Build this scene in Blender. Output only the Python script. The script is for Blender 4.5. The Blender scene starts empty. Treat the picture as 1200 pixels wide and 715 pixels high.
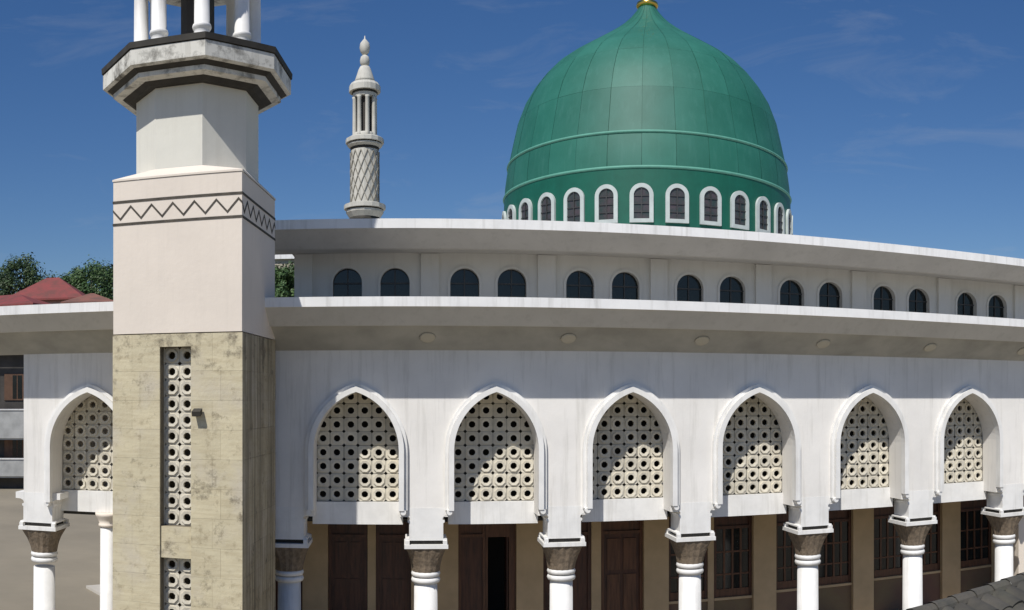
import bpy, math, random
from math import sin, cos, tan, pi, radians, sqrt, atan2
from mathutils import Vector
random.seed(7)
SC = bpy.context.scene
COL = SC.collection

# ------------------------------------------------------------------ camera, sky, sun, exposure
EYE = 8.2                       # camera height above the ground (m)
F, X0, Y0 = 1060.0, 473.0, 466.5  # photo pixels per radian, column of the camera axis, row of the horizon
cd = bpy.data.cameras.new('camera'); cam = bpy.data.objects.new('camera', cd); COL.objects.link(cam)
cam.location = (0, 0, EYE); cam.rotation_euler = (pi/2, 0, 0)
cd.type = 'PANO'; cd.panorama_type = 'CENTRAL_CYLINDRICAL'     # the photograph is a stitched phone panorama
cd.central_cylindrical_range_u_min = (0-X0)/F
cd.central_cylindrical_range_u_max = (1200-X0)/F
cd.central_cylindrical_range_v_min = (Y0-715)/F
cd.central_cylindrical_range_v_max = Y0/F
cd.central_cylindrical_radius = 1.0
cd.clip_start = 0.05; cd.clip_end = 6000
SC.camera = cam

SUN_EL = radians(52); SUN_AZ = radians(28.8)    # the sun stands behind the camera's left shoulder
sun_from = Vector((-sin(SUN_AZ)*cos(SUN_EL), -cos(SUN_AZ)*cos(SUN_EL), sin(SUN_EL)))
w = bpy.data.worlds.new('World'); SC.world = w; w.use_nodes = True
nt = w.node_tree; nd = nt.nodes; lk = nt.links
bg = nd['Background']; bg.inputs['Strength'].default_value = 0.054
sky = nd.new('ShaderNodeTexSky'); sky.sky_type = 'NISHITA'; sky.sun_disc = False
sky.sun_elevation = SUN_EL; sky.sun_rotation = atan2(sun_from.x, sun_from.y)
sky.altitude = 200; sky.air_density = 1.3; sky.dust_density = 0.15; sky.ozone_density = 4.0
tc = nd.new('ShaderNodeTexCoord'); mp = nd.new('ShaderNodeMapping')
mp.inputs['Scale'].default_value = (2.2, 2.2, 9.0); mp.inputs['Rotation'].default_value = (0.15, 0.22, 0.4)
lk.new(tc.outputs['Generated'], mp.inputs['Vector'])
cn = nd.new('ShaderNodeTexNoise'); cn.inputs['Scale'].default_value = 2.3; cn.inputs['Detail'].default_value = 9
cn.inputs['Roughness'].default_value = 0.62; cn.inputs['Distortion'].default_value = 0.6
lk.new(mp.outputs['Vector'], cn.inputs['Vector'])
cr = nd.new('ShaderNodeValToRGB'); cr.color_ramp.elements[0].position = 0.55; cr.color_ramp.elements[1].position = 0.86
cr.color_ramp.elements[0].color = (0, 0, 0, 1); cr.color_ramp.elements[1].color = (0.26, 0.26, 0.26, 1)
lk.new(cn.outputs['Fac'], cr.inputs['Fac'])
cm = nd.new('ShaderNodeMixRGB'); cm.inputs['Color2'].default_value = (7.5, 8.0, 8.8, 1)
hs = nd.new('ShaderNodeHueSaturation'); hs.inputs['Saturation'].default_value = 1.2; lk.new(sky.outputs['Color'], hs.inputs['Color'])
ti = nd.new('ShaderNodeMixRGB'); ti.blend_type = 'MULTIPLY'; ti.inputs['Fac'].default_value = 1; ti.inputs['Color2'].default_value = (1.0, 1.09, 1.36, 1)
lk.new(hs.outputs['Color'], ti.inputs['Color1'])
lk.new(cr.outputs['Color'], cm.inputs['Fac']); lk.new(ti.outputs['Color'], cm.inputs['Color1'])
lk.new(cm.outputs['Color'], bg.inputs['Color'])

sd = bpy.data.lights.new('sun', 'SUN'); sd.energy = 4.35; sd.angle = radians(0.55); sd.color = (1.0, 0.965, 0.905)
so = bpy.data.objects.new('sun', sd); COL.objects.link(so); so.location = (-20, -30, 60)
so.rotation_euler = sun_from.to_track_quat('Z', 'Y').to_euler()

SC.view_settings.view_transform = 'Standard'; SC.view_settings.look = 'None'
SC.view_settings.exposure = 0.0; SC.view_settings.gamma = 1.0
SC.cycles.use_denoising = True
SC.cycles.max_bounces = 8; SC.cycles.diffuse_bounces = 5

# ------------------------------------------------------------------ helpers
class MB:
    """collects vertices and faces of one mesh"""
    def __init__(s): s.v = []; s.f = []; s.m = []; s.mi = 0; s.smooth = []
    def face(s, pts, sm=False):
        n = len(s.v); s.v += [tuple(p) for p in pts]; s.f.append(list(range(n, n+len(pts)))); s.m.append(s.mi); s.smooth.append(sm)
    def poly(s, idx, sm=False): s.f.append(list(idx)); s.m.append(s.mi); s.smooth.append(sm)
    def box(s, x0, x1, y0, y1, z0, z1):
        n = len(s.v)
        s.v += [(x0,y0,z0),(x1,y0,z0),(x1,y1,z0),(x0,y1,z0),(x0,y0,z1),(x1,y0,z1),(x1,y1,z1),(x0,y1,z1)]
        for q in ((3,2,1,0),(4,5,6,7),(0,1,5,4),(1,2,6,5),(2,3,7,6),(3,0,4,7)): s.poly([n+i for i in q])
    def lathe(s, prof, n, cx=0, cy=0, phase=0.0, sm=True, cap=True, a0=0.0, a1=2*pi):
        base = len(s.v); full = abs(a1-a0-2*pi) < 1e-6; cnt = n if full else n+1
        for r, z in prof:
            for i in range(cnt):
                a = a0+phase+(a1-a0)*i/n; s.v.append((cx+r*cos(a), cy+r*sin(a), z))
        for k in range(len(prof)-1):
            for i in range(n):
                j = (i+1) % cnt if full else i+1
                s.poly([base+k*cnt+i, base+k*cnt+j, base+(k+1)*cnt+j, base+(k+1)*cnt+i], sm)
        if cap and full:
            s.poly([base+i for i in range(n)][::-1]); s.poly([base+(len(prof)-1)*cnt+i for i in range(n)])
    def extrude(s, pts, axis, a, b):
        """closed polygon pts (2D) swept between a and b along axis: x -> pts are (y,z); y -> pts are (x,z); z -> pts are (x,y)"""
        def P(p, t): return (t,p[0],p[1]) if axis == 'x' else ((p[0],t,p[1]) if axis == 'y' else (p[0],p[1],t))
        n = len(s.v); k = len(pts)
        s.v += [P(p,a) for p in pts]+[P(p,b) for p in pts]
        for i in range(k):
            j = (i+1) % k; s.poly([n+i, n+j, n+k+j, n+k+i])
        s.poly(list(range(n, n+k))[::-1]); s.poly(list(range(n+k, n+2*k)))
    def ngon_prism(s, n, r0, r1, z0, z1, phase, cx=0, cy=0): s.lathe([(r0,z0),(r1,z1)], n, cx, cy, phase, sm=False)
    def mesh(s, name, mats, loc=(0,0,0)):
        me = bpy.data.meshes.new(name); lx, ly, lz = loc
        me.from_pydata([(x-lx, y-ly, z-lz) for x,y,z in s.v], [], s.f)
        for m in (mats if isinstance(mats, (list,tuple)) else [mats]): me.materials.append(m)
        me.polygons.foreach_set('material_index', s.m); me.polygons.foreach_set('use_smooth', s.smooth)
        import bmesh
        bm = bmesh.new(); bm.from_mesh(me); bmesh.ops.remove_doubles(bm, verts=bm.verts, dist=1e-5)
        bmesh.ops.recalc_face_normals(bm, faces=bm.faces); bm.to_mesh(me); bm.free()
        return me
FR = {}                                            # position of every object inside its thing's frame
def link(name, me, parent=None, loc=(0,0,0), rz=0.0):
    o = bpy.data.objects.new(name, me); COL.objects.link(o); L = Vector(loc)
    o.location = L-(FR[parent.name] if parent and parent.name in FR else Vector((0,0,0)))
    o.rotation_euler = (0,0,rz)
    if parent: o.parent = parent
    FR[o.name] = L
    return o
def build(mb, name, mats, parent=None, loc=(0,0,0)): return link(name, mb.mesh(name, mats, loc), parent, loc)
def props(o, label=None, cat=None, group=None, kind=None):
    if label: o['label'] = label
    if cat: o['category'] = cat
    if group: o['group'] = group
    if kind: o['kind'] = kind
    return o
def thing(name, loc, label, cat, group=None, rz=0.0):
    o = bpy.data.objects.new(name, None); COL.objects.link(o); o.location = loc; o.rotation_euler = (0,0,rz); o.empty_display_size = .3
    FR[o.name] = Vector((0,0,0)); return props(o, label, cat, group)

# ------------------------------------------------------------------ materials
def mat(name, col, rough=0.75, var=0.0, vscale=1.0, stretch=(1,1,1), col2=None, bump=0.0, bscale=30.0, metal=0.0, obj_var=0.0,
        streak=None, coat=0.0, extra=None):
    m = bpy.data.materials.new(name); m.use_nodes = True; n = m.node_tree.nodes; l = m.node_tree.links
    b = n['Principled BSDF']; b.inputs['Roughness'].default_value = rough; b.inputs['Metallic'].default_value = metal
    if coat: b.inputs['Coat Weight'].default_value = coat
    t = n.new('ShaderNodeNewGeometry'); mpn = n.new('ShaderNodeMapping'); mpn.inputs['Scale'].default_value = stretch
    l.new(t.outputs['Position'], mpn.inputs['Vector'])
    def noise(scale, detail=6, rgh=.6, vec=mpn):
        x = n.new('ShaderNodeTexNoise'); x.inputs['Scale'].default_value = scale; x.inputs['Detail'].default_value = detail
        x.inputs['Roughness'].default_value = rgh; l.new(vec.outputs['Vector'], x.inputs['Vector']); return x
    def ramp(src, p0, p1, c0=(0,0,0,1), c1=(1,1,1,1)):
        r = n.new('ShaderNodeValToRGB'); r.color_ramp.elements[0].position = p0; r.color_ramp.elements[1].position = p1
        r.color_ramp.elements[0].color = c0; r.color_ramp.elements[1].color = c1; l.new(src, r.inputs['Fac']); return r
    def mix(fac, a, bcol):
        x = n.new('ShaderNodeMixRGB')
        if isinstance(fac, (int,float)): x.inputs['Fac'].default_value = fac
        else: l.new(fac, x.inputs['Fac'])
        for k, v in (('Color1', a), ('Color2', bcol)):
            if isinstance(v, tuple): x.inputs[k].default_value = (*v[:3], 1)
            else: l.new(v, x.inputs[k])
        return x.outputs['Color']
    c = tuple(col)
    if var or col2:
        c2 = tuple(col2) if col2 else tuple(max(0, x*(1-var)) for x in col)
        c = mix(ramp(noise(vscale).outputs['Fac'], .38, .66).outputs['Color'], tuple(col), c2)
    if streak:                                       # rain streaks: (colour, strength)
        ms = n.new('ShaderNodeMapping'); ms.inputs['Scale'].default_value = (3.2, 3.2, .22); l.new(t.outputs['Position'], ms.inputs['Vector'])
        r = ramp(noise(1.5, 5, .65, ms).outputs['Fac'], .52, .80, (0,0,0,1), (streak[1],)*3+(1,))
        c = mix(r.outputs['Color'], c, streak[0])
    if extra: c = extra(n, l, t, noise, ramp, mix, c)
    if obj_var:
        oi = n.new('ShaderNodeObjectInfo'); mr = n.new('ShaderNodeMapRange'); mr.inputs['To Min'].default_value = 1-obj_var; mr.inputs['To Max'].default_value = 1+obj_var*.6
        l.new(oi.outputs['Random'], mr.inputs['Value']); hv = n.new('ShaderNodeHueSaturation'); l.new(mr.outputs['Result'], hv.inputs['Value'])
        if isinstance(c, tuple): hv.inputs['Color'].default_value = (*c,1)
        else: l.new(c, hv.inputs['Color'])
        c = hv.outputs['Color']
    if isinstance(c, tuple): b.inputs['Base Color'].default_value = (*c[:3],1)
    else: l.new(c, b.inputs['Base Color'])
    if bump:
        bn = n.new('ShaderNodeBump'); bn.inputs['Strength'].default_value = bump; bn.inputs['Distance'].default_value = .03
        l.new(noise(bscale, 4).outputs['Fac'], bn.inputs['Height']); l.new(bn.outputs['Normal'], b.inputs['Normal'])
    return m
def mold(amount, scale, dark=(.035,.032,.025), lo=.56, hi=.70):
    def f(n, l, t, noise, ramp, mix, c):
        r = ramp(noise(scale, 8, .7).outputs['Fac'], lo, hi, (0,0,0,1), (amount,)*3+(1,)); return mix(r.outputs['Color'], c, dark)
    return f
WHITE = mat('white_paint', (.82,.79,.745), .7, var=.11, vscale=.55, streak=((.40,.38,.33), .50), bump=.12, bscale=9)
TRIM = mat('white_trim_paint', (.82,.805,.775), .6, var=.12, vscale=1.6, streak=((.42,.40,.35), .50))
FASC = mat('white_fascia_paint', (.83,.82,.80), .6, var=.10, vscale=1.2, streak=((.36,.35,.32), .55))
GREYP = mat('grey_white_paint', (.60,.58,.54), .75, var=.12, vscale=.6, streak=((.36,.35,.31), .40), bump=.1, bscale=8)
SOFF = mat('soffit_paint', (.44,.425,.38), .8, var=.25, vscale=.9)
CLER = mat('clerestory_paint', (.66,.65,.61), .75, var=.10, vscale=.5, streak=((.40,.39,.34), .35))
CREAM = mat('cream_render', (.755,.67,.575), .8, var=.05, vscale=.8, streak=((.56,.50,.43), .25), bump=.15, bscale=7)
LATM = mat('lattice_shadow_grey', (.30,.28,.235), .8, var=.2, vscale=2)  # darker grey stands in for the shadow lines of the relief
FARM = mat('weathered_far_paint', (.56,.54,.48), .8, var=.15, vscale=1.5, streak=((.25,.23,.19), .6))
OCTP = mat('ivory_render', (.70,.68,.60), .8, var=.06, vscale=.9, streak=((.50,.47,.40), .3), bump=.12, bscale=7)
CORN = mat('weathered_cornice_paint', (.72,.70,.63), .8, var=.12, vscale=1.4, streak=((.22,.20,.16), .75), extra=mold(.85, 1.9, (.06,.052,.04), .49, .66))
BANDP = mat('brown_black_band_paint', (.085,.072,.055), .8, var=.5, vscale=5)
BLACKP = mat('dark_trim_paint', (.045,.04,.032), .8, var=.4, vscale=3)
BLOCK = mat('cast_vent_block', (.68,.63,.52), .85, var=.14, vscale=3.5, obj_var=.13, bump=.25, bscale=30, streak=((.40,.36,.28), .5))
def trav_extra(n, l, t, noise, ramp, mix, c):
    mv = n.new('ShaderNodeMapping'); mv.inputs['Scale'].default_value = (.9,.9,7); l.new(t.outputs['Position'], mv.inputs['Vector'])
    c = mix(ramp(noise(1.4, 9, .7, mv).outputs['Fac'], .42, .72, (0,0,0,1), (.48,)*3+(1,)).outputs['Color'], c, (.36,.28,.16))
    c = mix(ramp(noise(.9, 5, .6).outputs['Fac'], .50, .72, (0,0,0,1), (.55,)*3+(1,)).outputs['Color'], c, (.52,.47,.40))
    sp = n.new('ShaderNodeSeparateXYZ'); l.new(t.outputs['Position'], sp.inputs['Vector'])
    mr = n.new('ShaderNodeMapRange'); mr.inputs['From Min'].default_value = 8.3; mr.inputs['From Max'].default_value = 9.9; mr.inputs['To Max'].default_value = .085; l.new(sp.outputs['Z'], mr.inputs['Value'])
    ad = n.new('ShaderNodeMath'); ad.operation = 'ADD'; l.new(noise(1.7, 10, .74).outputs['Fac'], ad.inputs[0]); l.new(mr.outputs['Result'], ad.inputs[1])
    c = mix(ramp(ad.outputs['Value'], .565, .68, (0,0,0,1), (.80,)*3+(1,)).outputs['Color'], c, (.13,.105,.07))
    return mix(ramp(noise(3.5, 8, .7).outputs['Fac'], .55, .68, (0,0,0,1), (.5,)*3+(1,)).outputs['Color'], c, (.22,.17,.10))
TRAV = mat('travertine', (.60,.53,.36), .6, var=.10, vscale=2, obj_var=.05, extra=trav_extra, bump=.25, bscale=14)
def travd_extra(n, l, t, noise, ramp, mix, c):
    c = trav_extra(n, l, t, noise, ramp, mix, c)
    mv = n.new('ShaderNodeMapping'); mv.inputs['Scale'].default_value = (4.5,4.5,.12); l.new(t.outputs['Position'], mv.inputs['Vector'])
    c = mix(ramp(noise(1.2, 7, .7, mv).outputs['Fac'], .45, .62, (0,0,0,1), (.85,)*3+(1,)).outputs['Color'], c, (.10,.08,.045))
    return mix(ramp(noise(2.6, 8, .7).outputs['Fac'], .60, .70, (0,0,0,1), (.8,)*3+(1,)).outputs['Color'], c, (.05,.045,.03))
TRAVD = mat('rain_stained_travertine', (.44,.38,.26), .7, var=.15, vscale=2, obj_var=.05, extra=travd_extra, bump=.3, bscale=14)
GROUT = mat('dark_mortar', (.20,.17,.12), .9, var=.3, vscale=6)
CAPM = mat('carved_brown_stone', (.23,.175,.12), .8, col2=(.13,.10,.07), vscale=9, bump=.6, bscale=16)
DOME = mat('green_enamel_panel', (.014,.125,.086), .58, col2=(.022,.150,.108), vscale=.6, obj_var=.10, streak=((.045,.18,.14), .55), bump=.05, bscale=1.2)
DRUM = mat('dark_green_paint', (.004,.105,.066), .5, var=.18, vscale=1.2, streak=((.01,.14,.10), .4))
RING = mat('pale_green_rib', (.11,.33,.25), .6, var=.15, vscale=2)
UNDER = mat('dome_underlay', (.008,.09,.06), .7)
DWF = mat('dimmed_window_paint', (.50,.55,.53), .7, var=.15, vscale=2)  # white frames greyed in the colour to look less lit
GOLD = mat('gold_leaf', (.85,.58,.13), .25, metal=1.0, var=.1)
GLASS = mat('dark_glass', (.012,.015,.016), .12, var=.3, vscale=2)
GLASSD = mat('dome_window_glass', (.07,.055,.06), .3, col2=(.03,.05,.045), vscale=3)
BAR = mat('dark_window_bar', (.045,.045,.045), .5)
WOOD = mat('dark_door_wood', (.115,.045,.026), .5, col2=(.05,.022,.014), vscale=2.0, stretch=(6,6,.6))
WOODR = mat('brown_door_wood', (.16,.068,.034), .5, col2=(.08,.035,.018), vscale=2.0, stretch=(6,6,.6))
HALL = mat('tan_wall_paint', (.60,.44,.26), .75, var=.15, vscale=1.2)
DADO = mat('maroon_dado', (.16,.085,.065), .7, col2=(.20,.15,.08), vscale=.35)
ROOFTOP = mat('roof_membrane', (.36,.34,.31), .9, var=.3, vscale=.8)
VOID = mat('shade_dark_interior', (.05,.045,.04), .9)  # near-black colour carries the shade of the inner spaces
TILE = mat('grey_roof_tile', (.085,.075,.060), .85, col2=(.050,.048,.040), vscale=3, obj_var=.30, bump=.5, bscale=22, extra=mold(.6, 2.2, (.11,.105,.075), .52, .7))
GROUND = mat('dusty_ground', (.28,.24,.175), .9, col2=(.22,.19,.14), vscale=.12, bump=.2, bscale=3, extra=mold(.35, .35, (.20,.17,.12), .5, .75))
PATH = mat('pale_concrete', (.56,.52,.45), .85, var=.15, vscale=.8)
HILLM = mat('hill_grass', (.06,.085,.03), .95, col2=(.12,.10,.05), vscale=.08)
REDR = mat('red_roof_sheet', (.24,.05,.045), .7, col2=(.15,.05,.04), vscale=.8, streak=((.14,.05,.04), .6))
REDB = mat('faded_red_roof', (.24,.10,.07), .7, col2=(.15,.08,.06), vscale=.8)
HWALL = mat('house_wall', (.50,.44,.35), .85, var=.2, vscale=.5)
BARK = mat('bark', (.10,.07,.045), .9, var=.3, vscale=5)
def leafmat(name, c, c2): return mat(name, c, .6, col2=c2, vscale=.5, obj_var=.12)
LEAF1 = leafmat('leaf_dark', (.030,.060,.018), (.055,.095,.026)); LEAF2 = leafmat('leaf_mid', (.045,.095,.026), (.075,.13,.035))

# ------------------------------------------------------------------ setting
def rel(z): return EYE+z
g = MB(); g.face([(-3000,-3000,0),(3000,-3000,0),(3000,3000,0),(-3000,3000,0)])
props(build(g, 'ground', GROUND), 'dusty tan open ground around the mosque', kind='structure')
pm = MB(); pts = []
for i in range(13): a = i/12; pts.append((-13.4+5.4*a, 36.6+4.6*a-2.0*a*a))
pm.extrude(pts+[(-4.0,36.0),(-9.0,31.5)], 'z', .004, .12)
props(build(pm, 'path', PATH), 'pale concrete paving behind the left arch', kind='structure')
hm = MB(); NX, NY = 44, 40
def hill_z(x, y):
    t = min(1, max(0, (y-96)/16)); t = t*t*(3-2*t); u = min(1, max(0, (90-x)/60)); u = u*u*(3-2*u)
    return t*u*(17.5+1.6*sin(x*.05+1)+1.3*sin(y*.04)+.03*(y-112))
for j in range(NY+1):
    for i in range(NX+1):
        x = -260+i*8; y = 94+j*6.5; hm.v.append((x, y, hill_z(x, y)-(.4 if (i in (0,NX) or j in (0,NY)) else 0)))
for j in range(NY):
    for i in range(NX): a = j*(NX+1)+i; hm.poly([a, a+1, a+NX+2, a+NX+1], True)
props(build(hm, 'hill', HILLM), 'low green hill behind the mosque carrying houses and trees', kind='structure')

# ------------------------------------------------------------------ the mosque
YU = 30.94; XU0 = -3.75; PX = -1.11       # clerestory wall, its left end, its first pair of windows
S = 4.02; CX0 = -3.37; YW = 26.0; TH = .80; YS = YW+TH   # bay width, column line 0, wall front, wall thickness, screens
XL, XR = CX0-2*S-.20, CX0+7*S+.62
HW = 1.22; AR = 1.76; ZSP, ZB = rel(-1.50), rel(-3.42); ZTOP = rel(1.55)
M = thing('mosque', (8, 32, 0), 'white arcaded mosque with long eaves, pointed arches with pierced screens and a green dome', 'mosque')
O = Vector((8, 32, 0))
def mp_(mb, name, mats, parent=None, loc=None):      # part of the mosque; mesh given in world coordinates
    par = parent or M
    mb.v = [(x-O.x, y-O.y, z-O.z) for x,y,z in mb.v]
    l = (0,0,0) if loc is None else tuple(Vector(loc)-O)
    return build(mb, name, mats, par, l)

def arch_curve(hw, zs, R=None, off=0.0, n=10):
    """half arch of a two-centred pointed arch, from the springing up to the apex: list of (half width, z)"""
    R = R or 2*hw; c = hw-R; r = R+off; amax = math.acos((-c)/r) if c < 0 else pi/2
    return [(c+r*cos(amax*i/n), zs+r*sin(amax*i/n)) for i in range(n+1)]
def wall_with_holes(mb, x0, x1, holes, zb, zt, y0, y1):
    """holes: (centre, base z, [(half width, z)...] from base to apex). Wall between y0 (front) and y1 (back) with reveals"""
    edges = [x0]+[(holes[i][0]+holes[i+1][0])/2 for i in range(len(holes)-1)]+[x1]
    for (c, hb, cv), xl, xr in zip(holes, edges[:-1], edges[1:]):
        pts = ([(cv[0][0], hb)] if hb < cv[0][1]-1e-6 else [])+cv
        for y in (y0, y1):
            if hb > zb+1e-6: mb.face([(xl,y,zb),(xr,y,zb),(xr,y,hb),(xl,y,hb)])
            for (w0,z0),(w1,z1) in zip(pts[:-1], pts[1:]):
                mb.face([(xl,y,z0),(c-w0,y,z0),(c-w1,y,z1),(xl,y,z1)]); mb.face([(c+w0,y,z0),(xr,y,z0),(xr,y,z1),(c+w1,y,z1)])
            mb.face([(xl,y,pts[-1][1]),(xr,y,pts[-1][1]),(xr,y,zt),(xl,y,zt)])
        for sgn in (-1,1):
            for (w0,z0),(w1,z1) in zip(pts[:-1], pts[1:]): mb.face([(c+sgn*w0,y0,z0),(c+sgn*w0,y1,z0),(c+sgn*w1,y1,z1),(c+sgn*w1,y0,z1)])
        if hb > zb+1e-6: mb.face([(c-pts[0][0],y0,hb),(c+pts[0][0],y0,hb),(c+pts[0][0],y1,hb),(c-pts[0][0],y1,hb)])
        else:
            mb.face([(xl,y0,zb),(c-pts[0][0],y0,zb),(c-pts[0][0],y1,zb),(xl,y1,zb)]); mb.face([(c+pts[0][0],y0,zb),(xr,y0,zb),(xr,y1,zb),(c+pts[0][0],y1,zb)])
    mb.face([(x0,y0,zt),(x1,y0,zt),(x1,y1,zt),(x0,y1,zt)])
    for x in (x0, x1): mb.face([(x,y0,zb),(x,y1,zb),(x,y1,zt),(x,y0,zt)])
BAYS = list(range(-2, 7))
def bay_c(b): return CX0+S*(b+.5)
wm = MB(); wall_with_holes(wm, XL, XR, [(bay_c(b), ZB, arch_curve(HW, ZSP, AR)) for b in BAYS], ZB, ZTOP, YW, YW+TH)
mp_(wm, 'arcade_wall', WHITE)
# raised two-step moulding round every arch
def rim(mb, c, o0, o1, ybase, proud, zb):
    ci = [(HW+o0, zb)]+arch_curve(HW, ZSP, AR, off=o0, n=14); co = [(HW+o1, zb)]+arch_curve(HW, ZSP, AR, off=o1, n=14)
    y = ybase-proud
    for s in (-1,1):
        for i in range(len(ci)-1):
            (a,za),(b,zb_) = ci[i],ci[i+1]; (d,zd),(e,ze) = co[i],co[i+1]
            mb.face([(c+s*a,y,za),(c+s*d,y,zd),(c+s*e,y,ze),(c+s*b,y,zb_)])
            mb.face([(c+s*d,y,zd),(c+s*d,ybase,zd),(c+s*e,ybase,ze),(c+s*e,y,ze)])
            mb.face([(c+s*a,y,za),(c+s*a,ybase,za),(c+s*b,ybase,zb_),(c+s*b,y,zb_)])
        mb.face([(c+s*ci[0][0],y,zb),(c+s*co[0][0],y,zb),(c+s*co[0][0],ybase,zb),(c+s*ci[0][0],ybase,zb)])
rim_me = None
for b in BAYS:
    r = MB(); rim(r, bay_c(b), .0, .15, YW-.001, .25, rel(-3.22)); rim(r, bay_c(b), .153, .25, YW-.001, .12, rel(-3.22))
    for sx in (-1,1):
        xv = bay_c(b)+sx*(HW+.13); zv = rel(-3.27); n = 14
        r.extrude([(xv+.08*cos(2*pi*i/n), zv+.08*sin(2*pi*i/n)) for i in range(n)], 'y', YW-.22, YW-.002)
    mp_(r, 'arch_moulding', TRIM)
# screens of cast ventilation blocks with a sill beam below
P = .415
bl = MB(); h = P/2-.004; ro = .103; rq = .176; t0, t1 = 0.0, .11
def oct_(r): return [(r*cos(radians(-67.5+45*i)), r*sin(radians(-67.5+45*i))) for i in range(8)]
ch = .050; sqr = [(h-ch,-h),(h,-h+ch),(h,h-ch),(h-ch,h),(-h+ch,h),(-h,h-ch),(-h,-h+ch),(-h+ch,-h)]; mid, inner = oct_(rq), oct_(ro)
for i in range(8):
    j = (i+1) % 8; a, b_, c_, d_, e_, f_ = sqr[i], sqr[j], mid[j], mid[i], inner[j], inner[i]
    bl.face([(d_[0],t0,d_[1]),(c_[0],t0,c_[1]),(e_[0],t0+.012,e_[1]),(f_[0],t0+.012,f_[1])])
    bl.face([(d_[0],t0,d_[1]),(d_[0],.045,d_[1]),(c_[0],.045,c_[1]),(c_[0],t0,c_[1])])
    bl.face([(a[0],.045,a[1]),(b_[0],.045,b_[1]),(c_[0],.045,c_[1]),(d_[0],.045,d_[1])])
    bl.face([(f_[0],t0+.012,f_[1]),(e_[0],t0+.012,e_[1]),(e_[0],t1,e_[1]),(f_[0],t1,f_[1])])
BLOCK_ME = bl.mesh('vent_block', BLOCK)
cv = arch_curve(HW, ZSP, AR, n=24)
def half_w(z):
    if z <= ZSP: return HW
    for (w0,z0),(w1,z1) in zip(cv[:-1], cv[1:]):
        if z0 <= z <= z1: return w0+(w1-w0)*(z-z0)/(z1-z0)
    return -1
ZSILL = rel(-3.08)
for b in BAYS:
    c = bay_c(b); up = .16 if b == -2 else 0.0
    sm = MB(); sm.box(c-1.34, c+1.34, YS-.06, YS+.16, rel(-3.74)+up, ZSILL+up)
    mp_(sm, 'screen_sill', TRIM)
    fm = MB()
    for s in (-1,1): fm.box(c+s*1.36-.06, c+s*1.36+.06, YS+.02, YS+.12, ZSILL+up, rel(.75))
    fm.box(c-1.29, c+1.29, YS+.02, YS+.12, rel(.66), rel(.75))
    org = (c, YS, ZSILL)
    fr = mp_(fm, 'arch_screen', BLOCK, loc=org)
    if b == 6: rng = range(0, 2)
    else: rng = range(0, 6)
    for i in rng:
        for k in range(8 if b > -2 else 8):
            x = (i-2.5)*P; z = ZSILL+up+.012+P*(k+.5)
            if half_w(z-P/2) < abs(x)-P/2: continue
            o = link('vent_block', BLOCK_ME, fr, tuple(Vector((c+x+random.uniform(-.003,.003), YS+.012+random.uniform(-.008,.008), z+random.uniform(-.003,.003)))-O))
            o.rotation_euler = (random.uniform(-.025,.025), random.uniform(-.012,.012), random.uniform(-.025,.025))
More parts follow.
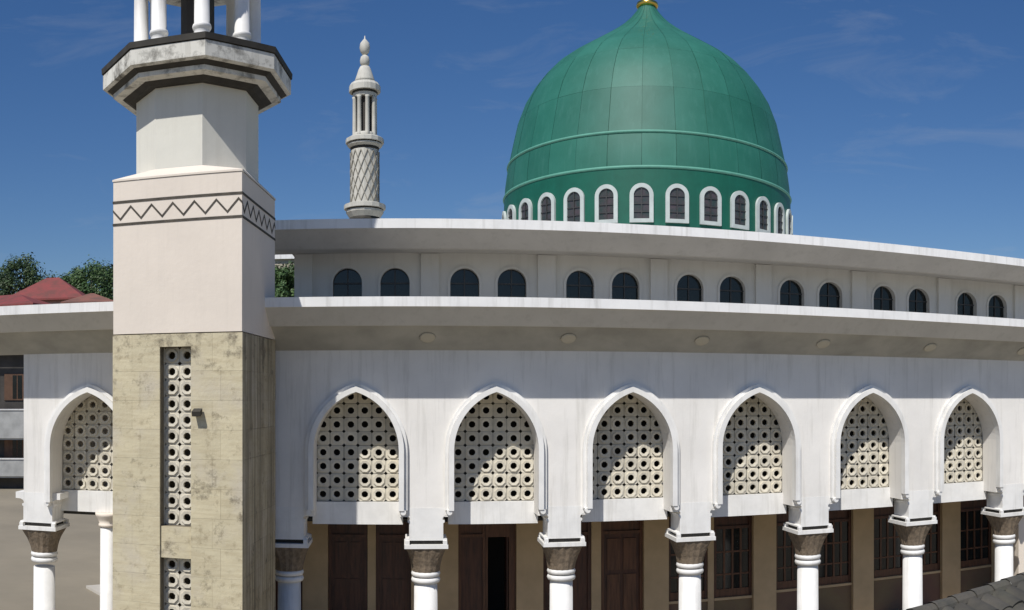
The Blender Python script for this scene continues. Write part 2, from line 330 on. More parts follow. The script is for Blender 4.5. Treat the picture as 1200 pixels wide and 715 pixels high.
# columns: shaft, rings, carved capital, slotted abacus and bracket block
def superpt(r, a, e):
    ca, sa = cos(a), sin(a); k = (abs(ca)**e+abs(sa)**e)**(-1/e); return r*k*ca, r*k*sa
def make_column(x, y, dz, first=None):
    org = (x, y, 0)
    if first:
        c = first.copy(); COL.objects.link(c); c.parent = M; c.location = Vector(org)-O; FR[c.name] = Vector(org)-O
        for ch in [k for k in COL.objects if k.parent == first]:
            d = ch.copy(); COL.objects.link(d); d.parent = c; d.location = ch.location+Vector((0,0,dz if ch.name.split('.')[0] != 'shaft' else 0))
        return c
    sh = MB(); sh.lathe([(.50,.0),(.50,.22),(.43,.26),(.43,.42),(.355,.50),(.34,EYE-5.35)], 28, x, y)
    col = mp_(sh, 'column', TRIM, loc=org)
    r = MB()
    for z in (rel(-5.31), rel(-5.13)):
        r.lathe([(.345,z-.085),(.405,z-.07),(.43,z),(.405,z+.065),(.345,z+.08)], 28, x, y)
    mp_(r, 'neck_ring', TRIM, col, org)
    cp = MB(); N = 32; rows = [(.40,rel(-5.06),2.0),(.43,rel(-4.85),2.4),(.49,rel(-4.62),3.2),(.555,rel(-4.42),5.5),(.575,rel(-4.335),9)]
    for rr, z, e in rows:
        for i in range(N):
            px, py = superpt(rr, 2*pi*(i+.5)/N, e); k = 1.0+(.02 if i % 2 else -.02); cp.v.append((x+px*k, y+py*k, z))
    for k in range(len(rows)-1):
        for i in range(N): j = (i+1) % N; cp.poly([k*N+i, k*N+j, (k+1)*N+j, (k+1)*N+i])
    cp.poly(range((len(rows)-1)*N, len(rows)*N))
    mp_(cp, 'capital', CAPM, col, org)
    ab = MB(); ab.box(x-.63, x+.63, y-.61, y+.61, rel(-4.33), rel(-4.215))
    ab.box(x-.40, x+.40, y-.40, y+.40, rel(-4.215), rel(-4.10))
    for sx in (-1,1):
        for sy in (-1,1): ab.box(x+sx*.54-.06, x+sx*.54+.06, y+sy*.54-.06, y+sy*.54+.06, rel(-4.215), rel(-4.10))
    mp_(ab, 'abacus', TRIM, col, org)
    sl = MB(); sl.box(x-.47, x+.47, y-.47, y+.47, rel(-4.21), rel(-4.105)); mp_(sl, 'abacus_slot_shade', BLACKP, col, org)  # near-black fill puts the shade of the recess into colour
    bk = MB()
    half = [(.60,rel(-4.10)),(.60,rel(-4.06)),(.49,rel(-4.04)),(.49,rel(-3.60)),(.53,rel(-3.58)),(.53,rel(-3.52)),(.47,rel(-3.50)),(.475,rel(-3.45)),
            (.51,rel(-3.405)),(.56,rel(-3.375)),(.62,rel(-3.36)),(.755,rel(-3.355)),(.755,rel(-3.16))]
    bk.extrude([(x+a, z) for a, z in half]+[(x-a, z) for a, z in reversed(half)], 'y', y-.536, y+.42)
    mp_(bk, 'bracket_block', TRIM, col, org)
    return col
YC = YW+.53
col0 = make_column(CX0, YC, 0)
for k in range(-2, 8):
    if k: make_column(CX0+k*S+(.28 if k == -2 else 0), YC, .20 if k == -2 else 0, col0)
# thin column under the left screen
tcm = MB(); xx = -9.12; yy = YS+.05
tcm.lathe([(.34,0),(.34,.18),(.24,.3),(.225,rel(-4.02))], 22, xx, yy); tcol = mp_(tcm, 'slender_column', TRIM, loc=(xx,yy,0))
tcc = MB(); tcc.lathe([(.23,rel(-4.04)),(.28,rel(-4.00)),(.28,rel(-3.94)),(.25,rel(-3.92)),(.30,rel(-3.80)),(.36,rel(-3.70)),(.38,rel(-3.66)),(.38,rel(-3.585))], 22, xx, yy)
mp_(tcc, 'slender_capital', CREAM, tcol, (xx,yy,0))

# lower eave: sloped soffit, bevelled underside and a white edge band, in the two lengths beside the minaret
YE = 24.3; ZE1 = rel(2.73); ZE0 = rel(2.48)
for x0, x1 in ((XL-2.2, -6.2), (-5.1, XR+2)):
    back = 28.6 if x1 < 0 else 31.3
    em = MB(); em.extrude([(YE+.03,ZE1-.06),(YE+.03,ZE0),(YE+.55,rel(1.99)),(YE+.64,rel(1.99)),(YE+.64,ZE1-.06)], 'x', x0, x1)
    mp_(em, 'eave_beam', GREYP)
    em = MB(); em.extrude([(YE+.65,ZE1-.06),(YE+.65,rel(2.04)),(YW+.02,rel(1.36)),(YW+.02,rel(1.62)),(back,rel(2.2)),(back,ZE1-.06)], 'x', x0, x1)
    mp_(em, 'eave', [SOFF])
    fb = MB(); fb.extrude([(YE,ZE1),(YE,ZE0-.015),(YE+.05,ZE0-.015),(YE+.05,ZE1-.034),(YE+.35,ZE1-.034),(YE+.35,ZE1)], 'x', x0-.02, x1)
    mp_(fb, 'eave_band', FASC)
    if x1 < 0:
        eb = MB(); eb.box(x0-.02, x0+.03, YE+.06, back, rel(1.9), ZE1); mp_(eb, 'eave_band', FASC)
rs = MB(); rs.box(XU0-.3, XR+1.9, YE+.36, YU-.145, ZE1-.05, ZE1-.012); mp_(rs, 'roof_surface', ROOFTOP)
rs = MB(); rs.box(XL-2.1, -6.25, YE+.36, 28.55, ZE1-.05, ZE1-.012); mp_(rs, 'roof_surface', ROOFTOP)
# left wing: wall and ceiling behind the screens, open below
bm_ = MB(); bm_.box(XL+.02, -6.0, 28.3, 28.55, rel(-3.74), rel(2.25)); mp_(bm_, 'wing_back_wall', CREAM)
bm_ = MB(); bm_.box(XL+.02, XL+.25, YS+.17, 28.29, rel(-3.74), rel(1.7)); mp_(bm_, 'wing_end_wall', CREAM)
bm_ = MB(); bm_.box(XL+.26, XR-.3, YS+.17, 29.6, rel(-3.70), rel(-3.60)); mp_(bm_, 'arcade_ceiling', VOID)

# main hall wall behind the arcade with its doors and windows
YH = 29.9; XH0 = -7.6
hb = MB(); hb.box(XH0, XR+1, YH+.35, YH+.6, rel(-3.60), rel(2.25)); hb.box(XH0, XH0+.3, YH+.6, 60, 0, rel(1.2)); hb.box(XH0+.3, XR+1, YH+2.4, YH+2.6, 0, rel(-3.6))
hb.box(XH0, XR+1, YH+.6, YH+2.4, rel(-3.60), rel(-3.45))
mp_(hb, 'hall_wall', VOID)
hp = MB()
piers = [(-3.34,-2.50),(.25,1.80),(3.73,4.63)]+[(8.10+4.02*k,8.98+4.02*k) for k in range(0, 4)]
for a, b_ in piers:
    q = MB(); q.box(a, b_, YH-.16, YH+.25, 0, rel(-3.61)); mp_(q, 'wall_pier', HALL)
def panel_door(x0, x1, z0, name='hall_door', wood=WOOD, leaf=True, dark=False):
    zt = rel(-3.66)
    f = MB(); t = .10
    f.box(x0, x0+t, YH, YH+.16, z0, zt); f.box(x1-t, x1, YH, YH+.16, z0, zt); f.box(x0+t, x1-t, YH, YH+.16, zt-.16, zt); f.box(x0+t, x1-t, YH, YH+.16, rel(-4.62), rel(-4.52))
    o = mp_(f, name, wood, loc=((x0+x1)/2, YH, z0))
    l = MB(); l.box(x0+t, x1-t, YH+.07, YH+.12, rel(-4.52), zt-.16); mp_(l, 'transom_panel', wood, o, ((x0+x1)/2, YH, z0))
    l = MB(); l.box(x0+t, x1-t, YH+.07, YH+.13, z0, rel(-4.62)); 
    mp_(l, 'door_leaf' if z0 < .5 else 'window_glass', WOOD if z0 < .5 else GLASS, o, ((x0+x1)/2, YH, z0))
    if z0 > .5:
        l = MB(); m = (x0+x1)/2; zb_, zt_ = z0, rel(-4.62)
        for u in (.25, .5, .75):
            xx_ = x0+t+(x1-x0-2*t)*u; l.box(xx_-.035, xx_+.035, YH+.03, YH+.068, zb_, zt_)
        for u in (.33, .66):
            zz_ = zb_+(zt_-zb_)*u; l.box(x0+t, x1-t, YH+.04, YH+.064, zz_-.03, zz_+.03)
        l.box(x0+t, x1-t, YH+.02, YH+.069, zb_+.002, zb_+.28)
        mp_(l, 'wooden_grille', WOODR, o, ((x0+x1)/2, YH, z0))
    if leaf:
        l = MB(); m = (x0+x1)/2
        for a, b_ in ((x0+t+.12, m-.06), (m+.06, x1-t-.12)):
            if b_-a > .2:
                l.box(a, b_, YH+.035, YH+.07, z0+.25, rel(-6.0)); l.box(a, b_, YH+.035, YH+.07, rel(-5.85), rel(-4.78))
        if l.v: mp_(l, 'raised_panel', wood, o, ((x0+x1)/2, YH, z0))
    return o
def post(a, b_):
    q = MB(); q.box(a, b_, YH-.05, YH+.2, 0, rel(-3.61)); mp_(q, 'door_post', HALL)
def dado(a, b_, z1):
    q = MB(); q.box(a, b_, YH+.0, YH+.2, 0, z1-.09); mp_(q, 'dado', DADO)
    q = MB(); q.box(a-.0, b_+.0, YH-.07, YH+.2, z1-.088, z1-.002); mp_(q, 'window_sill', HALL)
panel_door(-2.49, -1.20, .02); post(-1.19, -.92); panel_door(-.91, .24, .02)
panel_door(-6.6, -3.35, .02)
# the open door of the second bay
panel_door(1.81, 2.72, .02, wood=WOODR)
of = MB(); of.box(2.73, 2.79, YH, YH+.16, 0, rel(-3.66)); of.box(3.50, 3.72, YH, YH+.16, 0, rel(-3.66)); of.box(2.79, 3.50, YH, YH+.16, rel(-4.62), rel(-3.66))
op = mp_(of, 'open_doorway', WOODR, loc=(3.1, YH, 0))
ol = MB(); ol.box(3.44, 3.49, YH+.2, YH+.9, .02, rel(-4.64)); mp_(ol, 'door_leaf', WOOD, op, (3.1, YH, 0))
panel_door(4.64, 6.28, .02, leaf=False); post(6.29, 6.62); panel_door(6.63, 8.09, .02, wood=WOODR)
k = 0
for a, b_ in ((8.99,12.11),(13.01,16.13),(17.03,20.15),(21.05,24.6)):
    m = (a+b_)/2; z1 = rel((-7.02,-6.92,-6.86,-6.9)[k])
    panel_door(a, m-.12, z1, 'hall_window', leaf=False); post(m-.11, m+.11); panel_door(m+.12, b_, z1, 'hall_window', leaf=False)
    dado(a, m-.12, z1); dado(m+.12, b_, z1); k += 1
pb = MB(); pb.box(22.15, 24.2, 27.4, 27.9, 0, rel(-4.62)); pb.box(22.05, 24.3, 27.3, 28.0, rel(-4.62), rel(-4.50)); mp_(pb, 'end_wall', CREAM)

# clerestory above the lower roof: wall, paired windows, pilasters and the upper eave
ZUB, ZUT = rel(2.0), rel(5.05); WW = .50; ZWS = rel(3.95); ZWB = rel(2.78)
def semi(hw, zs, n=10): return [(hw*cos(pi/2*i/n), zs+hw*sin(pi/2*i/n)) for i in range(n+1)]
wins = []
for b in range(0, 7):
    for d in (-.815, .815): wins.append(PX+S*b+d)
cm_ = MB(); wall_with_holes(cm_, XU0, XR+1, [(c, ZWB, semi(WW, ZWS)) for c in wins], ZUB, ZUT, YU, YU+.3)
cm_.box(XU0, XU0+.3, YU+.31, 62, ZUB, ZUT)
mp_(cm_, 'clerestory_wall', CLER)
for c in wins:
    f = MB(); rimo = [(WW+.085, ZWB)]+[(a*1.17, ZWS+(z-ZWS)*1.17) for a, z in semi(WW, ZWS)]; rimi = [(WW, ZWB)]+semi(WW, ZWS)
    for s in (-1,1):
        for i in range(len(rimi)-1):
            a,b_,d,e = rimi[i],rimi[i+1],rimo[i],rimo[i+1]
            f.face([(c+s*a[0],YU-.045,a[1]),(c+s*d[0],YU-.045,d[1]),(c+s*e[0],YU-.045,e[1]),(c+s*b_[0],YU-.045,b_[1])])
            f.face([(c+s*d[0],YU-.045,d[1]),(c+s*d[0],YU-.001,d[1]),(c+s*e[0],YU-.001,e[1]),(c+s*e[0],YU-.045,e[1])])
    wo = mp_(f, 'clerestory_window', CLER, loc=(c,YU,ZWB))
    p = MB(); p.face([(c-WW,YU+.2,ZWB)]+[(c+a,YU+.2,z) for a,z in rimi]+[(c-a,YU+.2,z) for a,z in reversed(rimi[1:-1])])
    mp_(p, 'pane', GLASS, wo, (c,YU,ZWB))
    p = MB(); p.box(c-.022, c+.022, YU+.15, YU+.19, ZWB, ZWS+WW-.02); p.box(c-WW, c-.024, YU+.15, YU+.19, ZWS-.03, ZWS+.02); p.box(c+.024, c+WW, YU+.15, YU+.19, ZWS-.03, ZWS+.02)
    mp_(p, 'glazing_bar', BAR, wo, (c,YU,ZWB))
for b in range(0, 8):
    c = PX-S/2+S*b
    if b == 0: c = XU0+.32
    q = MB(); q.box(c-.31, c+.31, YU-.14, YU-.001, ZUB, rel(4.93)); mp_(q, 'pilaster', CLER)
YUE = 28.5; xa, xb = XU0-2.6, XR+3
um = MB(); um.extrude([(YUE+.03,rel(5.62)),(YUE+.03,rel(5.37)),(YUE+.85,rel(4.86)),(YUE+.95,rel(4.84)),(YU+.05,rel(4.96)),(YU+.05,rel(5.3)),(YU+1.2,rel(5.3)),(YU+1.2,rel(5.62))], 'x', xa, xb)
um.box(XU0-.35, xb, YU+1.202, 64, rel(5.3), rel(5.62))
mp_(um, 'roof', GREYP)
ub = MB(); ub.extrude([(YUE,rel(5.66)),(YUE,rel(5.36)),(YUE+.05,rel(5.36)),(YUE+.05,rel(5.623)),(YUE+.45,rel(5.623)),(YUE+.45,rel(5.66))], 'x', xa-.02, xb); mp_(ub, 'roof_edge_band', FASC)
ub = MB(); ub.box(xa-.03, xa+.02, YUE+.06, YU+1.2, rel(4.9), rel(5.66)); mp_(ub, 'roof_edge_band', FASC)

# dome: drum with windows, ribs and panels
DC = 48.0; th = (758.5-X0)/F; DX, DY = DC*sin(th), DC*cos(th); RD = 7.6
dm = MB(); dm.lathe([(RD,rel(5.6)),(RD-.03,rel(10.35))], 120, DX, DY, cap=False)
drum = mp_(dm, 'dome_drum', DRUM, loc=(DX,DY,rel(5.6)))
PROF = [(7.55,10.35),(7.52,10.9),(7.44,11.5),(7.36,12.0),(7.22,12.6),(7.08,13.25),(6.84,14.3),(6.50,15.15),(6.05,15.9),(5.55,16.55),(5.02,17.1),(4.42,17.55),
        (3.70,18.02),(3.03,18.45),(2.40,18.86),(1.80,19.28),(1.32,19.66),(.92,20.05),(.62,20.42),(.42,20.75)]
pz = [p[1] for p in PROF]
def prof_r(z):
    for (r0,z0),(r1,z1) in zip(PROF[:-1], PROF[1:]):
        if z0 <= z <= z1+1e-6: return r0+(r1-r0)*(z-z0)/(z1-z0)
    return PROF[-1][0]
dm = MB(); dm.lathe([(r-.035, rel(z)) for r, z in PROF], 120, DX, DY, cap=True)
dome = mp_(dm, 'dome', UNDER, loc=(DX,DY,rel(10.35)))
NP = 30; ph0 = -pi/2+radians(-1.9)+atan2(0,1)-th     # panel columns are laid out from the side that faces the camera
rows = [(10.35,12.0),(12.0,14.2),(14.2,16.4),(16.4,18.4),(18.4,20.7)]
for z0, z1 in rows:
    pn = MB(); zs = [z0+.003]+[z for z in pz if z0+.15 < z < z1-.15]+[z1-.003]; g_ = .009
    cols = 4; n = len(zs)
    for z in zs:
        r = prof_r(z); da = pi/NP-g_/max(r,.3)
        for i in range(cols+1):
            a = -da+2*da*i/cols; pn.v.append((r*cos(a), r*sin(a), z-10.35))
    for j in range(n-1):
        for i in range(cols): q = j*(cols+1)+i; pn.poly([q, q+1, q+cols+2, q+cols+1], True)
    me = pn.mesh('dome_panel', DOME)
    for k in range(NP):
        o = link('dome_panel', me, dome, tuple(Vector((DX,DY,rel(10.35)))-O+Vector((random.uniform(-.006,.006),random.uniform(-.006,.006),0))), rz=ph0+pi/NP+2*pi*k/NP)
for z, rr in ((12.0,.075),(10.35,.085)):
    t = MB(); r = prof_r(z); t.lathe([(r-.03,rel(z)-rr),(r+rr*.7,rel(z)-rr*.7),(r+rr,rel(z)),(r+rr*.7,rel(z)+rr*.7),(r-.03,rel(z)+rr)], 120, DX, DY, cap=False)
    mp_(t, 'dome_rib_ring', RING, dome, (DX,DY,rel(10.35)))
# dome windows share their meshes; each is built facing +X at the drum and turned into place
fw, fh0, fh1 = .53, 7.84, 9.06; iw = .345
def cyl(y, z, out): a = y/RD; return ((RD+out)*cos(a), (RD+out)*sin(a), z-5.6)
fo = [(fw,fh0),(fw,fh1)]+[(a, z) for a, z in semi(fw, fh1, 8)][1:]; fi = [(iw,fh0+.17),(iw,fh1)]+[(a, z) for a, z in semi(iw, fh1, 8)][1:]
wf = MB()
for s in (-1,1):
    for i in range(len(fo)-1):
        a,b_,d,e = fi[i],fi[i+1],fo[i],fo[i+1]
        wf.face([cyl(s*a[0],a[1],.10),cyl(s*d[0],d[1],.10),cyl(s*e[0],e[1],.10),cyl(s*b_[0],b_[1],.10)])
        wf.face([cyl(s*d[0],d[1],.10),cyl(s*d[0],d[1],-.02),cyl(s*e[0],e[1],-.02),cyl(s*e[0],e[1],.10)])
        wf.face([cyl(s*a[0],a[1],.10),cyl(s*a[0],a[1],.02),cyl(s*b_[0],b_[1],.02),cyl(s*b_[0],b_[1],.10)])
wf.face([cyl(-fw,fh0,.10),cyl(fw,fh0,.10),cyl(iw,fh0+.17,.10),cyl(-iw,fh0+.17,.10)]); wf.face([cyl(-iw,fh0+.17,.10),cyl(iw,fh0+.17,.10),cyl(iw,fh0+.17,.02),cyl(-iw,fh0+.17,.02)])
wf.face([cyl(-fw,fh0,.10),cyl(fw,fh0,.10),cyl(fw,fh0,-.02),cyl(-fw,fh0,-.02)])
wp = MB(); wp.face([cyl(-a,z,.03) for a,z in fi]+[cyl(a,z,.03) for a,z in reversed(fi[:-1])])
wb = MB()
def cbox(y0,y1,z0,z1,a,b_):
    n = len(wb.v)
    for o_ in (a,b_):
        for y,z in ((y0,z0),(y1,z0),(y1,z1),(y0,z1)): wb.v.append(cyl(y,z,o_))
    for q in ((0,1,2,3),(4,5,6,7),(0,1,5,4),(1,2,6,5),(2,3,7,6),(3,0,4,7)): wb.poly([n+i for i in q])
cbox(-.022,.022,fh0+.18,fh1+iw-.02,.035,.07)
for z in (8.32,8.68,9.04): cbox(-iw,-.023,z-.018,z+.018,.035,.065); cbox(.023,iw,z-.018,z+.018,.035,.065)
WF, WP, WB = wf.mesh('dome_window', DWF), wp.mesh('window_pane', GLASSD), wb.mesh('glazing_bar', BAR)
dl = tuple(Vector((DX,DY,rel(5.6)))-O)
for k in range(NP):
    a = ph0+2*pi*k/NP; fr = link('dome_window', WF, M, dl, rz=a)
    for nm, me in (('window_pane', WP), ('glazing_bar', WB)):
        o = link(nm, me, fr, dl)
fn = MB(); fn.lathe([(.50,rel(20.66)),(.60,rel(20.78)),(.56,rel(20.92)),(.34,rel(21.02)),(.28,rel(21.2)),(.40,rel(21.4)),(.52,rel(21.65)),(.40,rel(21.95)),(.14,rel(22.15)),(.10,rel(22.5)),(.26,rel(22.75)),(.10,rel(23.0)),(.05,rel(23.8)),(.01,rel(24.3))], 24, DX, DY)
mp_(fn, 'finial', GOLD)

# round lamps on the sloped soffit, one above every column
lm = MB(); lm.lathe([(.05,-.045),(.18,-.042),(.215,-.03),(.23,.0)], 24)
ang = math.atan2(.68, 1.07)
labs = {0: 'round pale lamp under the lower eave closest to the tall minaret', 1: 'round pale lamp under the lower eave above the column between the first two screens right of the minaret'}
LAMP = mat('lamp_cover', (.50,.46,.37), .6); lme = lm.mesh('soffit_lamp', LAMP)
ordn = ['closest to the big minaret', 'second from the big minaret', 'third from the big minaret', 'fourth from the big minaret', 'fifth from the big minaret', 'sixth from the big minaret']
for k in range(1, 7):
    o = bpy.data.objects.new('soffit_lamp', lme); COL.objects.link(o)
    y = 25.45; z = rel(2.04)-(y-YE-.65)*.68/1.07-.01
    o.location = (CX0+k*S+.02, y, z); o.rotation_euler = (-ang, 0, 0)
    props(o, 'round pale lamp under the lower eave, '+ordn[k-1], 'lamp', 'lamps under the lower eave')

# ------------------------------------------------------------------ the near minaret
s = 3.49; beta = radians(5.4); cx, cy = 22*tan((284-X0)/F), 22.0
cx, cy = cx-s/2*cos(beta)+s/2*sin(beta), cy+s/2*sin(beta)+s/2*cos(beta)
N = thing('minaret', (cx, cy, 0), 'stout near minaret with travertine base, zigzag band, octagonal neck and column gallery', 'minaret', None, -beta)
h = s/2
def npart(mb, name, mats, parent=None, loc=(0,0,0)): return build(mb, name, mats, parent or N, loc)
ZK = rel(1.655)                     # where the stone base ends
lx0, lx1 = -h+.375*s, -h+.375*s+.84  # pierced strip in the front face
core = MB(); c = h-.055
core.box(-c, lx0, -c, -c+1.0, 0, ZK-.02); core.box(lx1, c, -c, -c+1.0, 0, ZK-.02); core.box(-c, c, -c+1.0, c, 0, ZK-.02)
zl1 = rel(1.30); zl0 = zl1-11*P; zm1 = zl0-.80; zm0 = zm1-7*P
core.box(lx0, lx1, -c, -c+1.0, zl1, ZK-.02); core.box(lx0, lx1, -c+.06, -c+1.0, zm1, zl0); core.box(lx0, lx1, -c+.06, -c+1.0, 0, zm0)
npart(core, 'base_core', GROUT)
# travertine slabs, laid in courses with open joints
rowz = [0.0]; 
while rowz[-1] < ZK-.9: rowz.append(rowz[-1]+.74)
rowz[-1] = ZK-.025
def slab(x0, x1, y0, y1, z0, z1, mt=TRAV):
    m = MB(); loc = ((x0+x1)/2, (y0+y1)/2, (z0+z1)/2); m.box(x0, x1, y0, y1, z0, z1); npart(m, 'travertine_slab', mt, None, loc)
J = .002
for i, (z0, z1) in enumerate(zip(rowz[:-1], rowz[1:])):
    off = .22*(i % 2)
    for xa_, xb_ in ((-h, lx0), (lx1, h)):
        xm = (xa_+xb_)/2+(off-.11)
        for a, b_ in ((xa_, xm), (xm, xb_)):
            d = random.uniform(-.002, .002); slab(a+(J if a != xa_ else 0), b_-(J if b_ != xb_ else 0), -h-d, -c, z0+J, z1-J)
    if z0 > zl1-.05 or z1 > zl1+.1:
        slab(lx0+J, lx1-J, -h, -c, max(z0, zl1)+J, z1-J)
    ys = [-c+.003, -.9+off, .35+off, h]
    for a, b_ in zip(ys[:-1], ys[1:]):
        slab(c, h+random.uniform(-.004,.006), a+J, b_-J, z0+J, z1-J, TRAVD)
        slab(-h-random.uniform(-.004,.006), -c, a+J, b_-J, z0+J, z1-J)
slab(lx0+J, lx1-J, -c-.0, -c+.058, zm1+J, (zm1+zl0)/2-J); slab(lx0+J, lx1-J, -c, -c+.058, (zm1+zl0)/2+J, zl0-J)
slab(lx0+J, lx1-J, -c, -c+.058, 0, zm0-J)
# pierced strip
for zb, cnt in ((zl0, 11), (zm0, 7)):
    fm = MB(); fm.box(lx0, lx0+.012, -c+.24, -c+.36, zb, zb+cnt*P); fm.box(lx1-.012, lx1, -c+.24, -c+.36, zb, zb+cnt*P)
    loc = ((lx0+lx1)/2, -c+.24, zb); fr = npart(fm, 'pierced_strip', BLOCK, None, loc)
    for i in (0,1):
        for k in range(cnt):
            link('vent_block', BLOCK_ME, fr, (lx0+.005+P*(i+.5), -c+.24, zb+P*(k+.5)))
# plastered block with zigzag band
c2 = h-.012; zb1 = rel(5.62)
bk = MB(); bk.box(-c2, c2, -c2, c2, ZK, zb1)
blk = npart(bk, 'rendered_block', CREAM)
fo8 = 3.07/2; P8 = pi/8; R8 = lambda ap: ap/cos(pi/8)
sh = MB(); n0 = len(sh.v); sq = []
for i in range(8):
    a = P8+i*pi/4; q = (cos(a), sin(a)); m = max(abs(q[0]), abs(q[1])); sq.append((q[0]/m*(c2+.02), q[1]/m*(c2+.02)))
corner = []
for i in range(4):
    a = pi/4+i*pi/2; corner.append((sqrt(2)*(c2+.02)*cos(a), sqrt(2)*(c2+.02)*sin(a)))
oc = [((fo8+.01)/cos(P8)*cos(P8+i*pi/4), (fo8+.01)/cos(P8)*sin(P8+i*pi/4)) for i in range(8)]
zs0, zs1, zs2 = zb1, zb1+.05, zb1+.27
for i in range(8):
    j = (i+1) % 8
    if i % 2 == 0:   # corner facet between sq[i] and sq[j]
        cpt = corner[i//2]
        sh.face([(*sq[i],zs1),(*cpt,zs1),(*oc[i],zs2)]); sh.face([(*cpt,zs1),(*sq[j],zs1),(*oc[j],zs2)]); sh.face([(*cpt,zs1),(*oc[j],zs2),(*oc[i],zs2)])
        sh.face([(*sq[i],zs0),(*cpt,zs0),(*cpt,zs1),(*sq[i],zs1)]); sh.face([(*cpt,zs0),(*sq[j],zs0),(*sq[j],zs1),(*cpt,zs1)])
    else:
        sh.face([(*sq[i],zs1),(*sq[j],zs1),(*oc[j],zs2),(*oc[i],zs2)]); sh.face([(*sq[i],zs0),(*sq[j],zs0),(*sq[j],zs1),(*sq[i],zs1)])
npart(sh, 'shoulder', CREAM)
zA, zB = rel(4.50), rel(5.08); LT = .06
for z in (zA, zB):
    l = MB()
    l.box(-c2-.015, c2+.015, -c2-.015, -c2, z-LT/2, z+LT/2); l.box(-c2-.015, c2+.015, c2, c2+.015, z-LT/2, z+LT/2)
    l.box(c2, c2+.015, -c2, c2, z-LT/2, z+LT/2); l.box(-c2-.015, -c2, -c2, c2, z-LT/2, z+LT/2)
    npart(l, 'band_line', BANDP, blk)
def zig(face):
    l = MB(); nper = 6; pw = 2*c2/nper; za, zb_ = zA+.13, zB-.13; t = .05; L = 2*c2; pts = []
    x = -c2; up = 0; pts = []
    k = -0.25
    while True:
        u = -c2+(k+.25-.15)*pw; pts.append((u, za if int(round((k+.25)*2)) % 2 else zb_)); k += .5
        if u > c2: break
    cl = []
    for (u0,v0),(u1,v1) in zip(pts[:-1], pts[1:]):
        a, b_ = max(u0,-c2), min(u1,c2)
        if b_ <= a: continue
        f = lambda u: v0+(v1-v0)*(u-u0)/(u1-u0)
        cl.append((a,f(a),b_,f(b_)))
    for a,va,b_,vb in cl:
        q = [(a,va-t*.62),(b_,vb-t*.62),(b_,vb+t*.62),(a,va+t*.62)]
        def P3(u,v,o): 
            d = c2+o
            return {0:(u,-d,v),1:(d,u,v),2:(-u,d,v),3:(-d,-u,v)}[face]
        n = len(l.v); l.v += [P3(u,v,.001) for u,v in q]+[P3(u,v,.013) for u,v in q]
        for w_ in ((4,5,6,7),(0,1,5,4),(1,2,6,5),(2,3,7,6),(3,0,4,7)): l.poly([n+i for i in w_])
    npart(l, 'zigzag_line', BANDP, blk)
for f_ in range(4): zig(f_)
# octagonal neck, cornice and the column gallery
zn0, zn1 = zs2, rel(7.975)
m = MB(); m.lathe([(R8(fo8),zn0-.3),(R8(fo8),zn1)], 8, phase=P8, sm=False); npart(m, 'octagonal_neck', OCTP)
def octp(name, mt, segs, parent=None):
    m = MB(); m.lathe([(R8(a), rel(z)) for a, z in segs], 8, phase=P8, sm=False); return npart(m, name, mt, parent)
cor = octp('cornice', CORN, [(2.30,8.30),(2.37,8.34),(2.37,8.72),(2.33,8.75)])
octp('cornice_groove', BLACKP, [(2.13,8.22),(2.26,8.298)], cor)
octp('cornice_step', CORN, [(1.90,8.06),(2.11,8.10),(2.11,8.218)], cor)
octp('cornice_groove', BLACKP, [(1.72,7.98),(1.88,8.058)], cor)
octp('gallery_kerb', BLACKP, [(2.40,8.752),(2.41,8.90)], cor)
octp('gallery_floor', CORN, [(1.86,8.902),(1.86,8.96)])
gme = MB(); gme.lathe([(.28,0),(.28,.14),(.22,.18),(.20,.40),(.235,.42),(.25,.47),(.235,.52),(.20,.54),(.19,2.2),(.24,2.3),(.29,2.44)], 18)
GME = gme.mesh('gallery_column', TRIM)
for i in range(8):
    a = P8+i*pi/4; link('gallery_column', GME, N, (1.53*cos(a), 1.53*sin(a), rel(8.96)))
octp('gallery_core', VOID, [(.42,8.96),(.42,11.4)])
gr = octp('gallery_roof', CORN, [(1.86,11.401),(1.95,11.6),(2.1,11.66),(2.1,11.95),(1.8,12.05)])
octp('cupola_drum', OCTP, [(1.72,12.052),(1.70,13.6)])
cu = MB(); cu.lathe([(1.78,rel(13.602)),(1.92,rel(14.0)),(1.94,rel(14.5)),(1.75,rel(15.3)),(1.25,rel(16.1)),(.6,rel(16.7)),(.2,rel(17.1)),(.06,rel(18.2))], 24); npart(cu, 'cupola', DOME)
# dark fixture beside the pierced strip
fx = thing('wall_fixture', (0,0,0), 'small dark fixture on the travertine base beside the pierced strip', 'fixture')
fx.location = N.matrix_world.translation if False else (cx, cy, 0); fx.rotation_euler = (0,0,-beta)
lxp = lx1+.22; lz = rel(-.36)
m = MB(); m.box(lxp-.10, lxp-.02, -h-.05, -h-.007, lz-.09, lz+.09); build(m, 'mounting_plate', BLACKP, fx)
m = MB(); m.extrude([(-h-.06,lz+.10),(-h-.26,lz+.02),(-h-.22,lz-.10),(-h-.05,lz-.02)], 'x', lxp-.12, lxp+.10); build(m, 'fixture_head', BLACKP, fx)

